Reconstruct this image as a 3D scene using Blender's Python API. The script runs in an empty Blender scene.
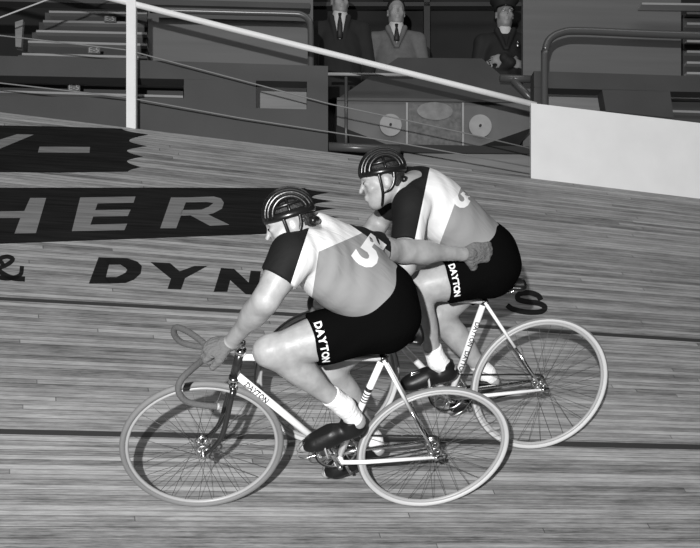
import bpy, bmesh, math, random
import numpy as np
from mathutils import Vector, Matrix
from mathutils.bvhtree import BVHTree
from mathutils.geometry import tessellate_polygon

# ------------------------------------------------------------------ camera, world, lights, exposure
scene = bpy.context.scene
COL = scene.collection
EYE = 1.5                                   # height of the photographer's lens above the infield
FPX, CX, CY = 1100.0, 350.0, 505.0          # focal length and eye-level row in pixels of a 700 x 548 frame

cam_data = bpy.data.cameras.new('camera')
cam = bpy.data.objects.new('camera', cam_data)
COL.objects.link(cam)
cam.location = (0, 0, EYE)
cam.rotation_euler = (math.radians(90), 0, 0)
cam_data.sensor_width = 36.0
cam_data.lens = FPX / 700.0 * 36.0
cam_data.shift_y = (CY - 274.0) / 700.0
cam_data.clip_end = 200
scene.camera = cam

world = bpy.data.worlds.new('arena')
scene.world = world
world.use_nodes = True
world.node_tree.nodes['Background'].inputs[0].default_value = (1, 1, 1, 1)
world.node_tree.nodes['Background'].inputs[1].default_value = 0.03

def add_light(name, kind, loc, energy, target=None, size=0.1, spot=None):
    l = bpy.data.lights.new(name, kind)
    l.energy = energy
    if kind == 'AREA':
        l.shape = 'RECTANGLE'
        l.size, l.size_y = size
    else:
        l.shadow_soft_size = size
    if spot:
        l.spot_size = math.radians(spot)
        l.spot_blend = 0.5
    o = bpy.data.objects.new(name, l)
    COL.objects.link(o)
    o.location = loc
    if target is not None:
        o.rotation_euler = (Vector(target) - Vector(loc)).to_track_quat('-Z', 'Y').to_euler()
    return o

add_light('press_flash', 'SPOT', (-0.50, -2.0, EYE + 0.14), 3300, (0.1, 5.5, EYE + 0.8), 0.04, 62)
add_light('overhead_fill', 'AREA', (0.5, 4.5, EYE + 7.5), 150, (0, 6.8, EYE + 1.6), (9, 2.5))  # unseen fill added overhead to lift the upper boards where the flash weakens

scene.view_settings.view_transform = 'Standard'
scene.view_settings.look = 'None'
scene.view_settings.exposure = 0.0
scene.view_settings.gamma = 1.0
scene.view_settings.use_curve_mapping = False

# ------------------------------------------------------------------ survey of the place (metres, eye at origin)
V3 = lambda *a: np.array(a, dtype=float)

def unp(px, py, D):
    return V3((px - CX) / FPX * D, D, (CY - py) / FPX * D)

def unit(v):
    v = np.asarray(v, float)
    return v / np.linalg.norm(v)

class Frame:
    """bike frame: x forward, y rider's left, z up in the plane of the wheels, origin where the rear tyre touches"""
    def __init__(s, fp, rp, Df, Dr, lean, R=.3375):
        A, B = unp(*fp, Df), unp(*rp, Dr)
        s.wb = float(np.linalg.norm(A - B)); s.F = unit(A - B)
        z = V3(0, 0, 1); Zp = unit(z - z @ s.F * s.F); L0 = np.cross(Zp, s.F); t = math.radians(lean)
        s.U = math.cos(t) * Zp + math.sin(t) * L0
        s.L = np.cross(s.U, s.F); s.O = B - R * s.U
    def loc(s, px, py, yb=0.0):
        d = V3((px - CX) / FPX, 1, (CY - py) / FPX)
        p = d * ((s.O @ s.L + yb) / (d @ s.L)) - s.O
        return V3(p @ s.F, p @ s.L, p @ s.U)
    def wp(s, p): return s.O + p[0] * s.F + p[1] * s.L + p[2] * s.U
    def inv(s, w):
        q = np.asarray(w) - s.O
        return V3(q @ s.F, q @ s.L, q @ s.U)
    def matrix(s):
        M = Matrix.Identity(4)
        for i in range(3):
            M[i][0], M[i][1], M[i][2], M[i][3] = s.F[i], s.L[i], s.U[i], s.O[i]
        M[2][3] += EYE
        return M

NEAR = Frame((202.5, 447), (433.5, 449), 4.545, 4.76, 43.5)
FAR = Frame((327.5, 378), (539.5, 385), 5.05, 5.23, 29)
PN = unit(V3(0.148, -0.678, 0.72)); PD = -3.3400          # plane of the banking

def bank(px, py, lift=0.0):
    d = V3((px - CX) / FPX, 1, (CY - py) / FPX)
    return d * ((PD + lift) / (d @ PN))

YAW = 0.067                                                # the stands run slightly away to the right
def stand(px, py, Y0):
    k = (px - CX) / FPX
    D = Y0 / (1 - YAW * k)
    return V3(k * D, D, (CY - py) / FPX * D)

# ------------------------------------------------------------------ materials
def new_mat(name):
    m = bpy.data.materials.new(name); m.use_nodes = True
    return m, m.node_tree, m.node_tree.nodes['Principled BSDF']

def g(v): return (v, v, v, 1)

def mat(name, val, rough=.6, metal=0.0, bump=0.0, scale=40.0, var=0.0, stretch=(1, 1, 1), spec=.5):
    m, t, b = new_mat(name)
    b.inputs['Base Color'].default_value = g(val)
    b.inputs['Roughness'].default_value = rough
    b.inputs['Metallic'].default_value = metal
    b.inputs['Specular IOR Level'].default_value = spec
    if bump or var:
        tc = t.nodes.new('ShaderNodeTexCoord'); mp = t.nodes.new('ShaderNodeMapping'); n = t.nodes.new('ShaderNodeTexNoise')
        mp.inputs['Scale'].default_value = stretch
        n.inputs['Scale'].default_value = scale; n.inputs['Detail'].default_value = 4
        t.links.new(tc.outputs['Object'], mp.inputs[0]); t.links.new(mp.outputs[0], n.inputs['Vector'])
        if var:
            r = t.nodes.new('ShaderNodeMapRange')
            r.inputs['From Min'].default_value = .3; r.inputs['From Max'].default_value = .7
            r.inputs['To Min'].default_value = val * (1 - var); r.inputs['To Max'].default_value = val * (1 + var)
            t.links.new(n.outputs[0], r.inputs[0]); t.links.new(r.outputs[0], b.inputs['Base Color'])
        if bump:
            bp = t.nodes.new('ShaderNodeBump'); bp.inputs['Strength'].default_value = bump; bp.inputs['Distance'].default_value = .01
            t.links.new(n.outputs[0], bp.inputs['Height']); t.links.new(bp.outputs[0], b.inputs['Normal'])
    return m

def planks(name, lo, hi, width, length, gap=.5, rough=.45, streak=.5):
    """boards laid side by side: u runs along them, v across, both in metres"""
    m, t, b = new_mat(name)
    N, Lk = t.nodes.new, t.links.new
    tc = N('ShaderNodeTexCoord'); sp = N('ShaderNodeSeparateXYZ'); Lk(tc.outputs['UV'], sp.inputs[0])
    def M(op, a, c=None, d=None):
        n = N('ShaderNodeMath'); n.operation = op
        for i, q in enumerate((a, c, d)):
            if q is None: continue
            if isinstance(q, (int, float)): n.inputs[i].default_value = q
            else: Lk(q, n.inputs[i])
        return n.outputs[0]
    u, v = sp.outputs[0], sp.outputs[1]
    vs = M('DIVIDE', v, width); row = M('FLOOR', vs); fr = M('FRACT', vs)
    wn = N('ShaderNodeTexWhiteNoise'); wn.noise_dimensions = '1D'; Lk(row, wn.inputs['W'])
    us = M('ADD', M('DIVIDE', u, length), M('MULTIPLY', wn.outputs[0], 7.3)); bd = M('FLOOR', us); fu = M('FRACT', us)
    cb = N('ShaderNodeCombineXYZ'); Lk(row, cb.inputs[0]); Lk(bd, cb.inputs[1])
    w2 = N('ShaderNodeTexWhiteNoise'); w2.noise_dimensions = '2D'; Lk(cb.outputs[0], w2.inputs['Vector'])
    def noise(su, sv, det=4, rg=.6):
        c = N('ShaderNodeCombineXYZ'); Lk(M('MULTIPLY', u, su), c.inputs[0]); Lk(M('MULTIPLY', v, sv), c.inputs[1])
        n = N('ShaderNodeTexNoise'); n.inputs['Scale'].default_value = 1; n.inputs['Detail'].default_value = det; n.inputs['Roughness'].default_value = rg
        Lk(c.outputs[0], n.inputs['Vector']); return n.outputs[0]
    n1, n2, n3 = noise(1.1, 95), noise(.5, 22), noise(4.5, 160, 3)
    n4, n5 = noise(3.0, 14, 5, .7), noise(14, 210, 3, .7)
    s = M('ADD', M('MULTIPLY', w2.outputs[0], .26), M('ADD', M('MULTIPLY', n1, streak), M('ADD', M('MULTIPLY', n2, .30), M('ADD', M('MULTIPLY', n3, .40), M('ADD', M('MULTIPLY', n4, .60), M('MULTIPLY', n5, .50))))))
    s = M('SUBTRACT', s, .13 + (streak + 1.8) * .5 - .40)
    rg = N('ShaderNodeMapRange'); rg.inputs['From Min'].default_value = .12; rg.inputs['From Max'].default_value = .68
    rg.inputs['To Min'].default_value = lo; rg.inputs['To Max'].default_value = hi; Lk(s, rg.inputs[0])
    edge = M('MINIMUM', M('LESS_THAN', fr, .10), 1.0)
    endj = M('LESS_THAN', fu, .0012)
    dark = M('SUBTRACT', 1.0, M('MULTIPLY', M('MAXIMUM', edge, endj), gap))
    col = M('MULTIPLY', rg.outputs[0], dark)
    Lk(col, b.inputs['Base Color']); b.inputs['Roughness'].default_value = rough
    b.inputs['Specular IOR Level'].default_value = .3
    bp = N('ShaderNodeBump'); bp.inputs['Strength'].default_value = .25; bp.inputs['Distance'].default_value = .003
    Lk(M('ADD', s, dark), bp.inputs['Height']); Lk(bp.outputs[0], b.inputs['Normal'])
    return m

def banded(name, planes, vals, bump=.16):
    """knitted cloth: sewn bands split by planes (n, d) in object space, vals has one more entry than planes"""
    m, t, b = new_mat(name); N, Lk = t.nodes.new, t.links.new
    tc = N('ShaderNodeTexCoord')
    cur = None
    for i, (n, d) in enumerate(planes):
        dp = N('ShaderNodeVectorMath'); dp.operation = 'DOT_PRODUCT'; Lk(tc.outputs['Object'], dp.inputs[0]); dp.inputs[1].default_value = tuple(n)
        gt = N('ShaderNodeMath'); gt.operation = 'GREATER_THAN'; Lk(dp.outputs['Value'], gt.inputs[0]); gt.inputs[1].default_value = d
        mx = N('ShaderNodeMix'); mx.data_type = 'FLOAT'; Lk(gt.outputs[0], mx.inputs[0])
        if cur is None: mx.inputs[2].default_value = vals[0]
        else: Lk(cur, mx.inputs[2])
        mx.inputs[3].default_value = vals[i + 1]; cur = mx.outputs[0]
    Lk(cur, b.inputs['Base Color']); b.inputs['Roughness'].default_value = .75; b.inputs['Specular IOR Level'].default_value = .15
    mp = N('ShaderNodeMapping'); mp.inputs['Rotation'].default_value = (0, .65, .35); mp.inputs['Scale'].default_value = (9, 34, 9)
    Lk(tc.outputs['Object'], mp.inputs[0])
    n1 = N('ShaderNodeTexNoise'); n1.inputs['Scale'].default_value = 1; n1.inputs['Detail'].default_value = 2; n1.inputs['Distortion'].default_value = .8
    Lk(mp.outputs[0], n1.inputs['Vector'])
    bp = N('ShaderNodeBump'); bp.inputs['Strength'].default_value = bump; bp.inputs['Distance'].default_value = .02
    Lk(n1.outputs[0], bp.inputs['Height']); Lk(bp.outputs[0], b.inputs['Normal'])
    return m

M_ = dict(
    wood=planks('track_boards', .065, .41, .032, 4.2, gap=.6),
    white=mat('white_paint', .70, .5, var=.03, scale=6),
    cream=mat('cream_enamel', .78, .25, var=.03, scale=20),
    blackpaint=mat('black_paint', .010, .7, var=.5, scale=3, stretch=(1, 1, 30), spec=.08),
    letterpaint=mat('grey_paint', .15, .6, var=.25, scale=3, stretch=(1, 1, 30)),
    linepaint=mat('line_paint', .02, .6),
    chrome=mat('chrome', .75, .16, 1.0),
    alloy=mat('alloy', .55, .32, 1.0),
    darkenamel=mat('dark_enamel', .02, .2),
    tyre=mat('tyre_tread', .17, .7, bump=.2, scale=200),
    tyre_side=mat('tyre_sidewall', .50, .6),
    rim=mat('rim_wood', .34, .4),
    spoke=mat('spoke_steel', .10, .5, .6),
    leather=mat('black_leather', .008, .28, bump=.06, scale=60),
    shoe=mat('shoe_leather', .008, .42, bump=.1, scale=60, spec=.3),
    tape=mat('bar_tape', .09, .8, bump=.5, scale=150),
    cloth_black=mat('black_wool', .003, .95, bump=.3, scale=30, spec=.01),
    sock=mat('white_wool_sock', .78, .9, bump=.5, scale=90),
    glove=mat('knitted_glove', .13, .95, bump=1.0, scale=110, stretch=(.4, 1, 1)),
    skin=mat('skin', .31, .45, bump=.25, scale=26, var=.14, spec=.4),
    skin_far=mat('skin_pale', .26, .55, var=.12, scale=14),
    hair=mat('dark_hair', .012, .6, bump=.6, scale=150),
    letter_white=mat('white_letters', .75, .7),
    letter_black=mat('black_letters', .015, .5),
    eye=mat('eye', .02, .2),
    wall_dark=mat('dark_wall_paint', .042, .6, var=.12, scale=3),
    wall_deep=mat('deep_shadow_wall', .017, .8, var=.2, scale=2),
    wall_mid=mat('mid_grey_board', .10, .6, var=.10, scale=2.5, stretch=(.3, 1, 6)),
    wall_light=mat('pale_plywood', .17, .6, var=.14, scale=4, stretch=(.4, 1, 9)),
    booth=mat('booth_paint', .065, .5, var=.08, scale=4),
    booth_low=mat('booth_lower_paint', .11, .5, var=.12, scale=5),
    disc=mat('grey_disc', .28, .7, var=.12, scale=9),
    mesh=mat('wire_screen', .10, .6, var=.35, scale=30),
    nosing=mat('pale_nosing', .26, .5, var=.15, scale=5, stretch=(.2, 1, 1)),
    pipe=mat('painted_pipe', .07, .3),
    pipe_pale=mat('pale_pipe', .35, .35), wire=mat('steel_wire', .16, .5),
    coat=mat('grey_overcoat', .12, .9, bump=.2, scale=20, var=.12),
    suit=mat('dark_suit', .013, .9, var=.2, scale=8),
    uniform=mat('dark_uniform', .010, .8, var=.2, scale=8),
    shirt=mat('white_shirt', .55, .8),
    tie=mat('dark_tie', .012, .6),
    badge=mat('silver_badge', .5, .3, 1.0),
)

# ------------------------------------------------------------------ object helpers
def link(o, parent=None):
    COL.objects.link(o)
    if parent is not None: o.parent = parent
    return o

def tag(o, label=None, cat=None, group=None, kind=None):
    for k, v in (('label', label), ('category', cat), ('group', group), ('kind', kind)):
        if v: o[k] = v
    return o

def empty(name, matrix=None, loc=None):
    o = bpy.data.objects.new(name, None); COL.objects.link(o); o.empty_display_size = .1
    if matrix is not None: o.matrix_world = matrix
    if loc is not None: o.location = loc
    return o

def obj(name, bm, m, parent=None, smooth=True):
    bmesh.ops.recalc_face_normals(bm, faces=bm.faces)
    me = bpy.data.meshes.new(name); bm.to_mesh(me); bm.free()
    if smooth:
        for p in me.polygons: p.use_smooth = True
    for q in (m if isinstance(m, (list, tuple)) else [m]): me.materials.append(q)
    return link(bpy.data.objects.new(name, me), parent)

def rays(pts, closed=False, sub=6):
    """Catmull-Rom through the points"""
    P = [np.asarray(p, float) for p in pts]; n = len(P); out = []
    rng = range(n) if closed else range(n - 1)
    for i in rng:
        p0 = P[(i - 1) % n] if closed or i > 0 else 2 * P[0] - P[1]
        p1, p2 = P[i], P[(i + 1) % n]
        p3 = P[(i + 2) % n] if closed or i + 2 < n else 2 * P[-1] - P[-2]
        for k in range(sub):
            t = k / sub
            out.append(.5 * (2 * p1 + (p2 - p0) * t + (2 * p0 - 5 * p1 + 4 * p2 - p3) * t * t + (3 * p1 - p0 - 3 * p2 + p3) * t ** 3))
    if not closed: out.append(P[-1])
    return out

def tube(bm, pts, r, seg=12, closed=False, flat=None, up=None, mi=0):
    """swept tube; r number or list; flat = (a, b) scales the section"""
    P = [Vector(p) for p in pts]; n = len(P)
    rr = r if isinstance(r, (list, tuple)) else [r] * n
    T = []
    for i in range(n):
        if closed: t = P[(i + 1) % n] - P[i - 1]
        else: t = P[min(i + 1, n - 1)] - P[max(i - 1, 0)]
        T.append(t.normalized())
    nrm = Vector(up) if up is not None else Vector((0, 0, 1))
    if abs(nrm.dot(T[0])) > .95: nrm = Vector((0, 1, 0)) if abs(T[0].y) < .9 else Vector((1, 0, 0))
    rings = []
    fa, fb = flat or (1, 1)
    for i in range(n):
        if up is not None: nrm = Vector(up)
        nrm = (nrm - nrm.dot(T[i]) * T[i]).normalized(); bi = T[i].cross(nrm)
        rings.append([bm.verts.new(P[i] + nrm * (math.cos(2 * math.pi * k / seg) * rr[i] * fa) + bi * (math.sin(2 * math.pi * k / seg) * rr[i] * fb)) for k in range(seg)])
    for i in range(n if closed else n - 1):
        a, b = rings[i], rings[(i + 1) % n]
        for k in range(seg):
            f = bm.faces.new((a[k], a[(k + 1) % seg], b[(k + 1) % seg], b[k])); f.material_index = mi
    if not closed:
        for q in (rings[0][::-1], rings[-1]):
            bm.faces.new(q).material_index = mi
    return bm

def box(bm, c, s, R=None, bev=0.0):
    x, y, z = [q / 2 for q in s]
    vs = []
    for dx, dy, dz in ((-1, -1, -1), (1, -1, -1), (1, 1, -1), (-1, 1, -1), (-1, -1, 1), (1, -1, 1), (1, 1, 1), (-1, 1, 1)):
        p = Vector((dx * x, dy * y, dz * z))
        if R is not None: p = R @ p
        vs.append(bm.verts.new(p + Vector(c)))
    fs = [bm.faces.new([vs[i] for i in f]) for f in ((0, 3, 2, 1), (4, 5, 6, 7), (0, 1, 5, 4), (1, 2, 6, 5), (2, 3, 7, 6), (3, 0, 4, 7))]
    if bev:
        es = list({e for f in fs for e in f.edges})
        bmesh.ops.bevel(bm, geom=es, offset=bev, segments=2, affect='EDGES')
    return bm

def disc(bm, c, axis, r, t, seg=24):
    a = Vector(axis).normalized()
    return tube(bm, [Vector(c) - a * t / 2, Vector(c) + a * t / 2], r, seg)

def prism(bm, front, off):
    """closed solid from a front outline and an offset vector"""
    a = [bm.verts.new(Vector(p)) for p in front]; b = [bm.verts.new(Vector(p) + Vector(off)) for p in front]
    bm.faces.new(a); bm.faces.new(b[::-1]); n = len(a)
    for i in range(n): bm.faces.new((a[i], b[i], b[(i + 1) % n], a[(i + 1) % n]))
    return bm

def W(p): return V3(p[0], p[1], p[2] + EYE)

def slab_bm(polys, Y0, thick):
    bm = bmesh.new()
    for poly in polys:
        prism(bm, [W(stand(x, y, Y0)) for x, y in poly], (-YAW * thick, thick, 0))
    return bm

def rect(x0, y0, x1, y1, s=0.0):
    """outline with its top and bottom edge dropping s per pixel to the right"""
    return [(x0, y0), (x1, y0 + s * (x1 - x0)), (x1, y1 + s * (x1 - x0)), (x0, y1)]

def text_bm(body, size, extrude=0.0, shear=0.0, bold=0.0):
    c = bpy.data.curves.new('t', 'FONT'); c.body = body; c.size = size; c.extrude = extrude; c.shear = shear; c.offset = bold
    c.align_x = 'CENTER'; c.align_y = 'CENTER'; c.resolution_u = 3
    o = bpy.data.objects.new('t', c); COL.objects.link(o)
    dg = bpy.context.evaluated_depsgraph_get(); me = bpy.data.meshes.new_from_object(o.evaluated_get(dg))
    bm = bmesh.new(); bm.from_mesh(me)
    bpy.data.objects.remove(o); bpy.data.curves.remove(c); bpy.data.meshes.remove(me)
    return bm

def text_on(name, body, size, surf, center, udir, vdir, m, parent, lift=.003, sx=1.0, reach=.3, bold=0.0):
    """letters sewn on a surface: laid in the plane (udir, vdir) at center and dropped onto the mesh"""
    bm = text_bm(body, size, bold=bold)
    bmesh.ops.triangulate(bm, faces=bm.faces)
    for _ in range(3):
        es = [e for e in bm.edges if e.calc_length() > .02]
        if es: bmesh.ops.subdivide_edges(bm, edges=es, cuts=1); bmesh.ops.triangulate(bm, faces=bm.faces)
    me = surf.data; T = BVHTree.FromPolygons([v.co for v in me.vertices], [p.vertices[:] for p in me.polygons])
    u, v = Vector(udir).normalized(), Vector(vdir).normalized(); n = u.cross(v).normalized(); gone = []
    for q in bm.verts:
        p = Vector(center) + u * q.co.x * sx + v * q.co.y
        h = T.ray_cast(p + n * reach, -n, reach * 2)
        if h[0] is None: gone.append(q)
        else: q.co = h[0] + n * lift
    bmesh.ops.delete(bm, geom=gone, context='VERTS')
    return obj(name, bm, m, parent)

# ------------------------------------------------------------------ body modelling: distance fields turned into one skin
class Field:
    def __init__(s, lo, hi, h):
        s.lo = np.array(lo, float); s.h = h
        s.n = np.ceil((np.array(hi) - s.lo) / h).astype(int) + 1
        s.D = np.full(s.n, .5, np.float32)
    def _sl(s, lo, hi):
        a = np.clip(np.floor((np.array(lo) - s.lo) / s.h).astype(int), 0, s.n); b = np.clip(np.ceil((np.array(hi) - s.lo) / s.h).astype(int) + 1, 0, s.n)
        return a, b
    def _pts(s, a, b):
        ax = [(s.lo[i] + s.h * np.arange(a[i], b[i])).astype(np.float32) for i in range(3)]
        return ax[0][:, None, None], ax[1][None, :, None], ax[2][None, None, :]
    def _put(s, a, b, d, k, sub=False):
        if (b <= a).any(): return
        v = s.D[a[0]:b[0], a[1]:b[1], a[2]:b[2]]
        if sub:
            e = -d; w = np.maximum(k - np.abs(v - e), 0) / k; v[...] = np.maximum(v, e) + w * w * k / 4
        else:
            w = np.maximum(k - np.abs(v - d), 0) / k; v[...] = np.minimum(v, d) - w * w * k / 4
    def cone(s, a, b, ra, rb, k=.03, sub=False):
        a, b = np.array(a, float), np.array(b, float); m = max(ra, rb) + k + .03
        i, j = s._sl(np.minimum(a, b) - m, np.maximum(a, b) + m)
        if (j <= i).any(): return
        X, Y, Z = s._pts(i, j); ab = b - a; L2 = float(ab @ ab) + 1e-9
        t = np.clip(((X - a[0]) * ab[0] + (Y - a[1]) * ab[1] + (Z - a[2]) * ab[2]) / L2, 0, 1)
        d = np.sqrt((X - a[0] - t * ab[0]) ** 2 + (Y - a[1] - t * ab[1]) ** 2 + (Z - a[2] - t * ab[2]) ** 2) - (ra + (rb - ra) * t)
        s._put(i, j, d, k, sub)
    def ell(s, c, r, ax=None, k=.03, sub=False):
        c = np.array(c, float); m = max(r) + k + .03
        i, j = s._sl(c - m, c + m)
        if (j <= i).any(): return
        X, Y, Z = s._pts(i, j); X, Y, Z = X - c[0], Y - c[1], Z - c[2]
        ax = np.eye(3) if ax is None else ax
        q = [X * ax[n][0] + Y * ax[n][1] + Z * ax[n][2] for n in range(3)]
        k0 = np.sqrt(sum((q[n] / r[n]) ** 2 for n in range(3))); k1 = np.sqrt(sum((q[n] / r[n] ** 2) ** 2 for n in range(3))) + 1e-6
        s._put(i, j, k0 * (k0 - 1) / k1, k, sub)
    def copy(s):
        f = Field.__new__(Field); f.lo, f.h, f.n, f.D = s.lo, s.h, s.n, s.D.copy(); return f
    def grow(s, d): s.D = s.D - d; return s
    def cut(s, p, n):
        """keep the side of the plane the normal points away from"""
        n = unit(n); X, Y, Z = s._pts(np.zeros(3, int), s.n)
        s.D = np.maximum(s.D, (X - p[0]) * n[0] + (Y - p[1]) * n[1] + (Z - p[2]) * n[2]); return s
    def folds(s, amp, dirn, freq, seed=0):
        X, Y, Z = s._pts(np.zeros(3, int), s.n); dirn = unit(dirn)
        c = X * dirn[0] + Y * dirn[1] + Z * dirn[2]
        s.D = s.D + amp * np.sin(freq * c + 3 * np.sin(9 * X + seed) + 2.5 * np.sin(11 * Y + 7 * Z + seed)).astype(np.float32); return s
    def mesh(s, name, m, parent, smooth=1):
        D = s.D.copy()
        D[0], D[-1] = .5, .5; D[:, 0], D[:, -1] = .5, .5; D[:, :, 0], D[:, :, -1] = .5, .5
        S = D < 0; nx, ny, nz = D.shape
        cnt = np.zeros((nx - 1, ny - 1, nz - 1), np.int8)
        cor = [(a, b, c) for a in (0, 1) for b in (0, 1) for c in (0, 1)]
        for a, b, c in cor: cnt += S[a:nx - 1 + a, b:ny - 1 + b, c:nz - 1 + c]
        I = np.argwhere((cnt > 0) & (cnt < 8)); idg = np.full(cnt.shape, -1, np.int32); idg[tuple(I.T)] = np.arange(len(I))
        acc = np.zeros((len(I), 3)); num = np.zeros(len(I))
        for a in cor:
            for ax in range(3):
                if a[ax]: continue
                b = list(a); b[ax] = 1
                A, B = I + np.array(a), I + np.array(b); da, db = D[tuple(A.T)], D[tuple(B.T)]
                mk = (da < 0) != (db < 0); t = da / np.where(mk, da - db, 1)
                p = A.astype(float); p[:, ax] += t; acc[mk] += p[mk]; num[mk] += 1
        P = acc / num[:, None]; F = []
        for ax in range(3):
            sl0 = [slice(None)] * 3; sl1 = [slice(None)] * 3; sl0[ax] = slice(0, -1); sl1[ax] = slice(1, None)
            s0, s1 = S[tuple(sl0)], S[tuple(sl1)]; E = np.argwhere(s0 != s1); u, w = (ax + 1) % 3, (ax + 2) % 3
            E = E[(E[:, u] > 0) & (E[:, w] > 0)]
            q = []
            for du, dw in ((1, 1), (0, 1), (0, 0), (1, 0)):
                c = E.copy(); c[:, u] -= du; c[:, w] -= dw; q.append(idg[tuple(c.T)])
            q = np.stack(q, 1); fl = ~s0[tuple(E.T)]; q[fl] = q[fl][:, ::-1]; F.append(q)
        F = np.concatenate(F); F = F[(F >= 0).all(1)]
        for _ in range(smooth):
            a = np.zeros_like(P); n = np.zeros(len(P))
            for k in range(4):
                i, j = F[:, k], F[:, (k + 1) % 4]
                for c in range(3):
                    a[:, c] += np.bincount(i, P[j, c], len(P)) + np.bincount(j, P[i, c], len(P))
                n += np.bincount(i, minlength=len(P)) + np.bincount(j, minlength=len(P))
            P = P * .5 + .5 * a / np.maximum(n, 1)[:, None]
        P = P * s.h + s.lo
        me = bpy.data.meshes.new(name); me.from_pydata(P.tolist(), [], F.tolist()); me.materials.append(m)
        me.polygons.foreach_set('use_smooth', [True] * len(me.polygons)); me.update()
        return link(bpy.data.objects.new(name, me), parent)

def axes(fwd, up):
    f = unit(fwd); u = np.asarray(up, float); u = unit(u - u @ f * f); return f, np.cross(u, f), u   # forward, left, up

def head_field(f, c, hf, hu, s=1.0, neck=None):
    F, L, U = axes(hf, hu); A = np.array([F, L, U]); c = np.array(c, float)
    P = lambda x, y, z: c + s * (x * F + y * L + z * U)
    R = lambda *r: [q * s for q in r]
    f.ell(P(-.012, 0, .03), R(.098, .076, .088), A, .02)
    f.ell(P(.028, 0, -.045), R(.062, .055, .072), A, .03)       # face
    f.ell(P(.055, 0, -.098), R(.026, .026, .020), A, .025)      # chin
    f.cone(P(.0, .045, -.07), P(.05, .015, -.098), .02 * s, .018 * s, .025); f.cone(P(.0, -.045, -.07), P(.05, -.015, -.098), .02 * s, .018 * s, .025)
    f.ell(P(.075, 0, .022), R(.02, .05, .012), A, .015)         # brow
    f.cone(P(.088, 0, .008), P(.108, 0, -.032), .006 * s, .0105 * s, .010)   # nose
    for y in (-1, 1):
        f.ell(P(.090, .031 * y, .002), R(.014, .016, .011), A, .012, sub=True)
        f.ell(P(.080, .034 * y, -.002), R(.014, .015, .010), A, .006)
        f.ell(P(.058, .045 * y, -.03), R(.022, .018, .018), A, .02)      # cheek
        f.ell(P(-.008, .077 * y, -.012), R(.018, .008, .031), A, .006)   # ear
        f.ell(P(-.004, .084 * y, -.010), R(.009, .005, .016), A, .004, sub=True)
    f.ell(P(.092, 0, -.060), R(.010, .024, .006), A, .006); f.ell(P(.089, 0, -.073), R(.010, .020, .007), A, .006)
    f.ell(P(.102, 0, -.0665), R(.008, .022, .0022), A, .003, sub=True)
    return P, (F, L, U)

def hand_field(f, wrist, fwd, palm_n, side, curl, spread=.0, s=1.0, r=.0092, grow=0.0):
    """palm, four bent fingers of unequal length and a thumb leaving the side of the palm; palm_n points out of the palm"""
    F, S, N = axes(fwd, palm_n); S = S * side; w = np.array(wrist, float); A = np.array([F, S, N])
    f.cone(w - F * .02, w + F * .02, .024 + grow, .026 + grow, .015)
    f.ell(w + F * .05 * s, (.052 * s + grow, .043 * s + grow, .016 + grow), A, .012)
    lens = (.072, .080, .074, .058)
    for i, ln in enumerate(lens):
        b = w + s * (F * (.088 - .004 * abs(i - 1)) + S * (.030 - .020 * i)); ang = 0.0; d = F
        p = b - F * .02 * s
        for j, q in enumerate((.42, .32, .26)):
            ang += curl[j]; d = math.cos(ang) * F + math.sin(ang) * N + S * spread * (1.5 - i) * .3
            e = (b if j == 0 else p) + unit(d) * ln * q * s
            f.cone(p, e, (r - .0006 * j) + grow, (r - .0006 * (j + 1)) + grow, .005); p = e
    t0 = w + s * (F * .025 + S * .032); t1 = t0 + s * (F * .028 + S * .028 + N * .012); t2 = t1 + s * (F * .030 + S * .004 + N * .022)
    f.cone(t0, t1, .014 + grow, .0115 + grow, .012); f.cone(t1, t2, .011 + grow, .0092 + grow, .006)

# ------------------------------------------------------------------ 1. the banked board track
def build_track():
    rows = []
    def yr(yl):
        return float(np.interp(yl, [112, 298, 431, 548, 700, 900], [197, 340.5, 447, 547, 690, 885]))
    ys = list(np.linspace(112, 560, 15)) + list(np.linspace(600, 900, 6))
    bm = bmesh.new(); uv = bm.loops.layers.uv.new('UVMap'); vc = {}
    prev = None; vv = 0.0; rings = []
    p_first = bank(0, 112)
    for yl in ys:
        a, b = bank(0, yl), bank(700, yr(yl)); d = b - a
        vv = float(np.linalg.norm(a - p_first))
        ring = []
        for k in range(13):
            t = -.9 + 2.8 * k / 12; p = a + d * t
            v = bm.verts.new(W(p)); vc[v] = (t * np.linalg.norm(d), vv); ring.append(v)
        rings.append(ring)
    for r0, r1 in zip(rings, rings[1:]):
        for k in range(12): bm.faces.new((r0[k], r0[k + 1], r1[k + 1], r1[k]))
    # a lip at the upper edge and the underside, so the deck is a solid
    for fc in bm.faces:
        for lp in fc.loops: lp[uv].uv = vc[lp.vert]
    low = [bm.verts.new(v.co + Vector((-.02, .05, -.35))) for v in rings[0]]
    for k in range(12):
        fc = bm.faces.new((rings[0][k], low[k], low[k + 1], rings[0][k + 1]))
        for lp in fc.loops: lp[uv].uv = (lp.vert.co.x, lp.vert.co.z)
    o = obj('floor', bm, M_['wood'], smooth=False)
    tag(o, kind='structure', label='steeply banked velodrome track of narrow pale boards', cat='track')
    return o

TRACK = build_track()

def paint(name, polys, m, lift=.0015, thick=.001):
    """paint on the boards: outlines surveyed on the plane of the banking"""
    bm = bmesh.new()
    for poly in polys:
        a = [bm.verts.new(W(bank(x, y, lift))) for x, y in poly]; b = [bm.verts.new(v.co - Vector(PN) * thick) for v in a]; n = len(a)
        for i, j, k in tessellate_polygon([[Vector((x, y, 0)) for x, y in poly]]): bm.faces.new((a[i], a[j], a[k]))
        for i in range(n): bm.faces.new((a[i], b[i], b[(i + 1) % n], a[(i + 1) % n]))
    return obj(name, bm, m, TRACK, smooth=False)

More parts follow.
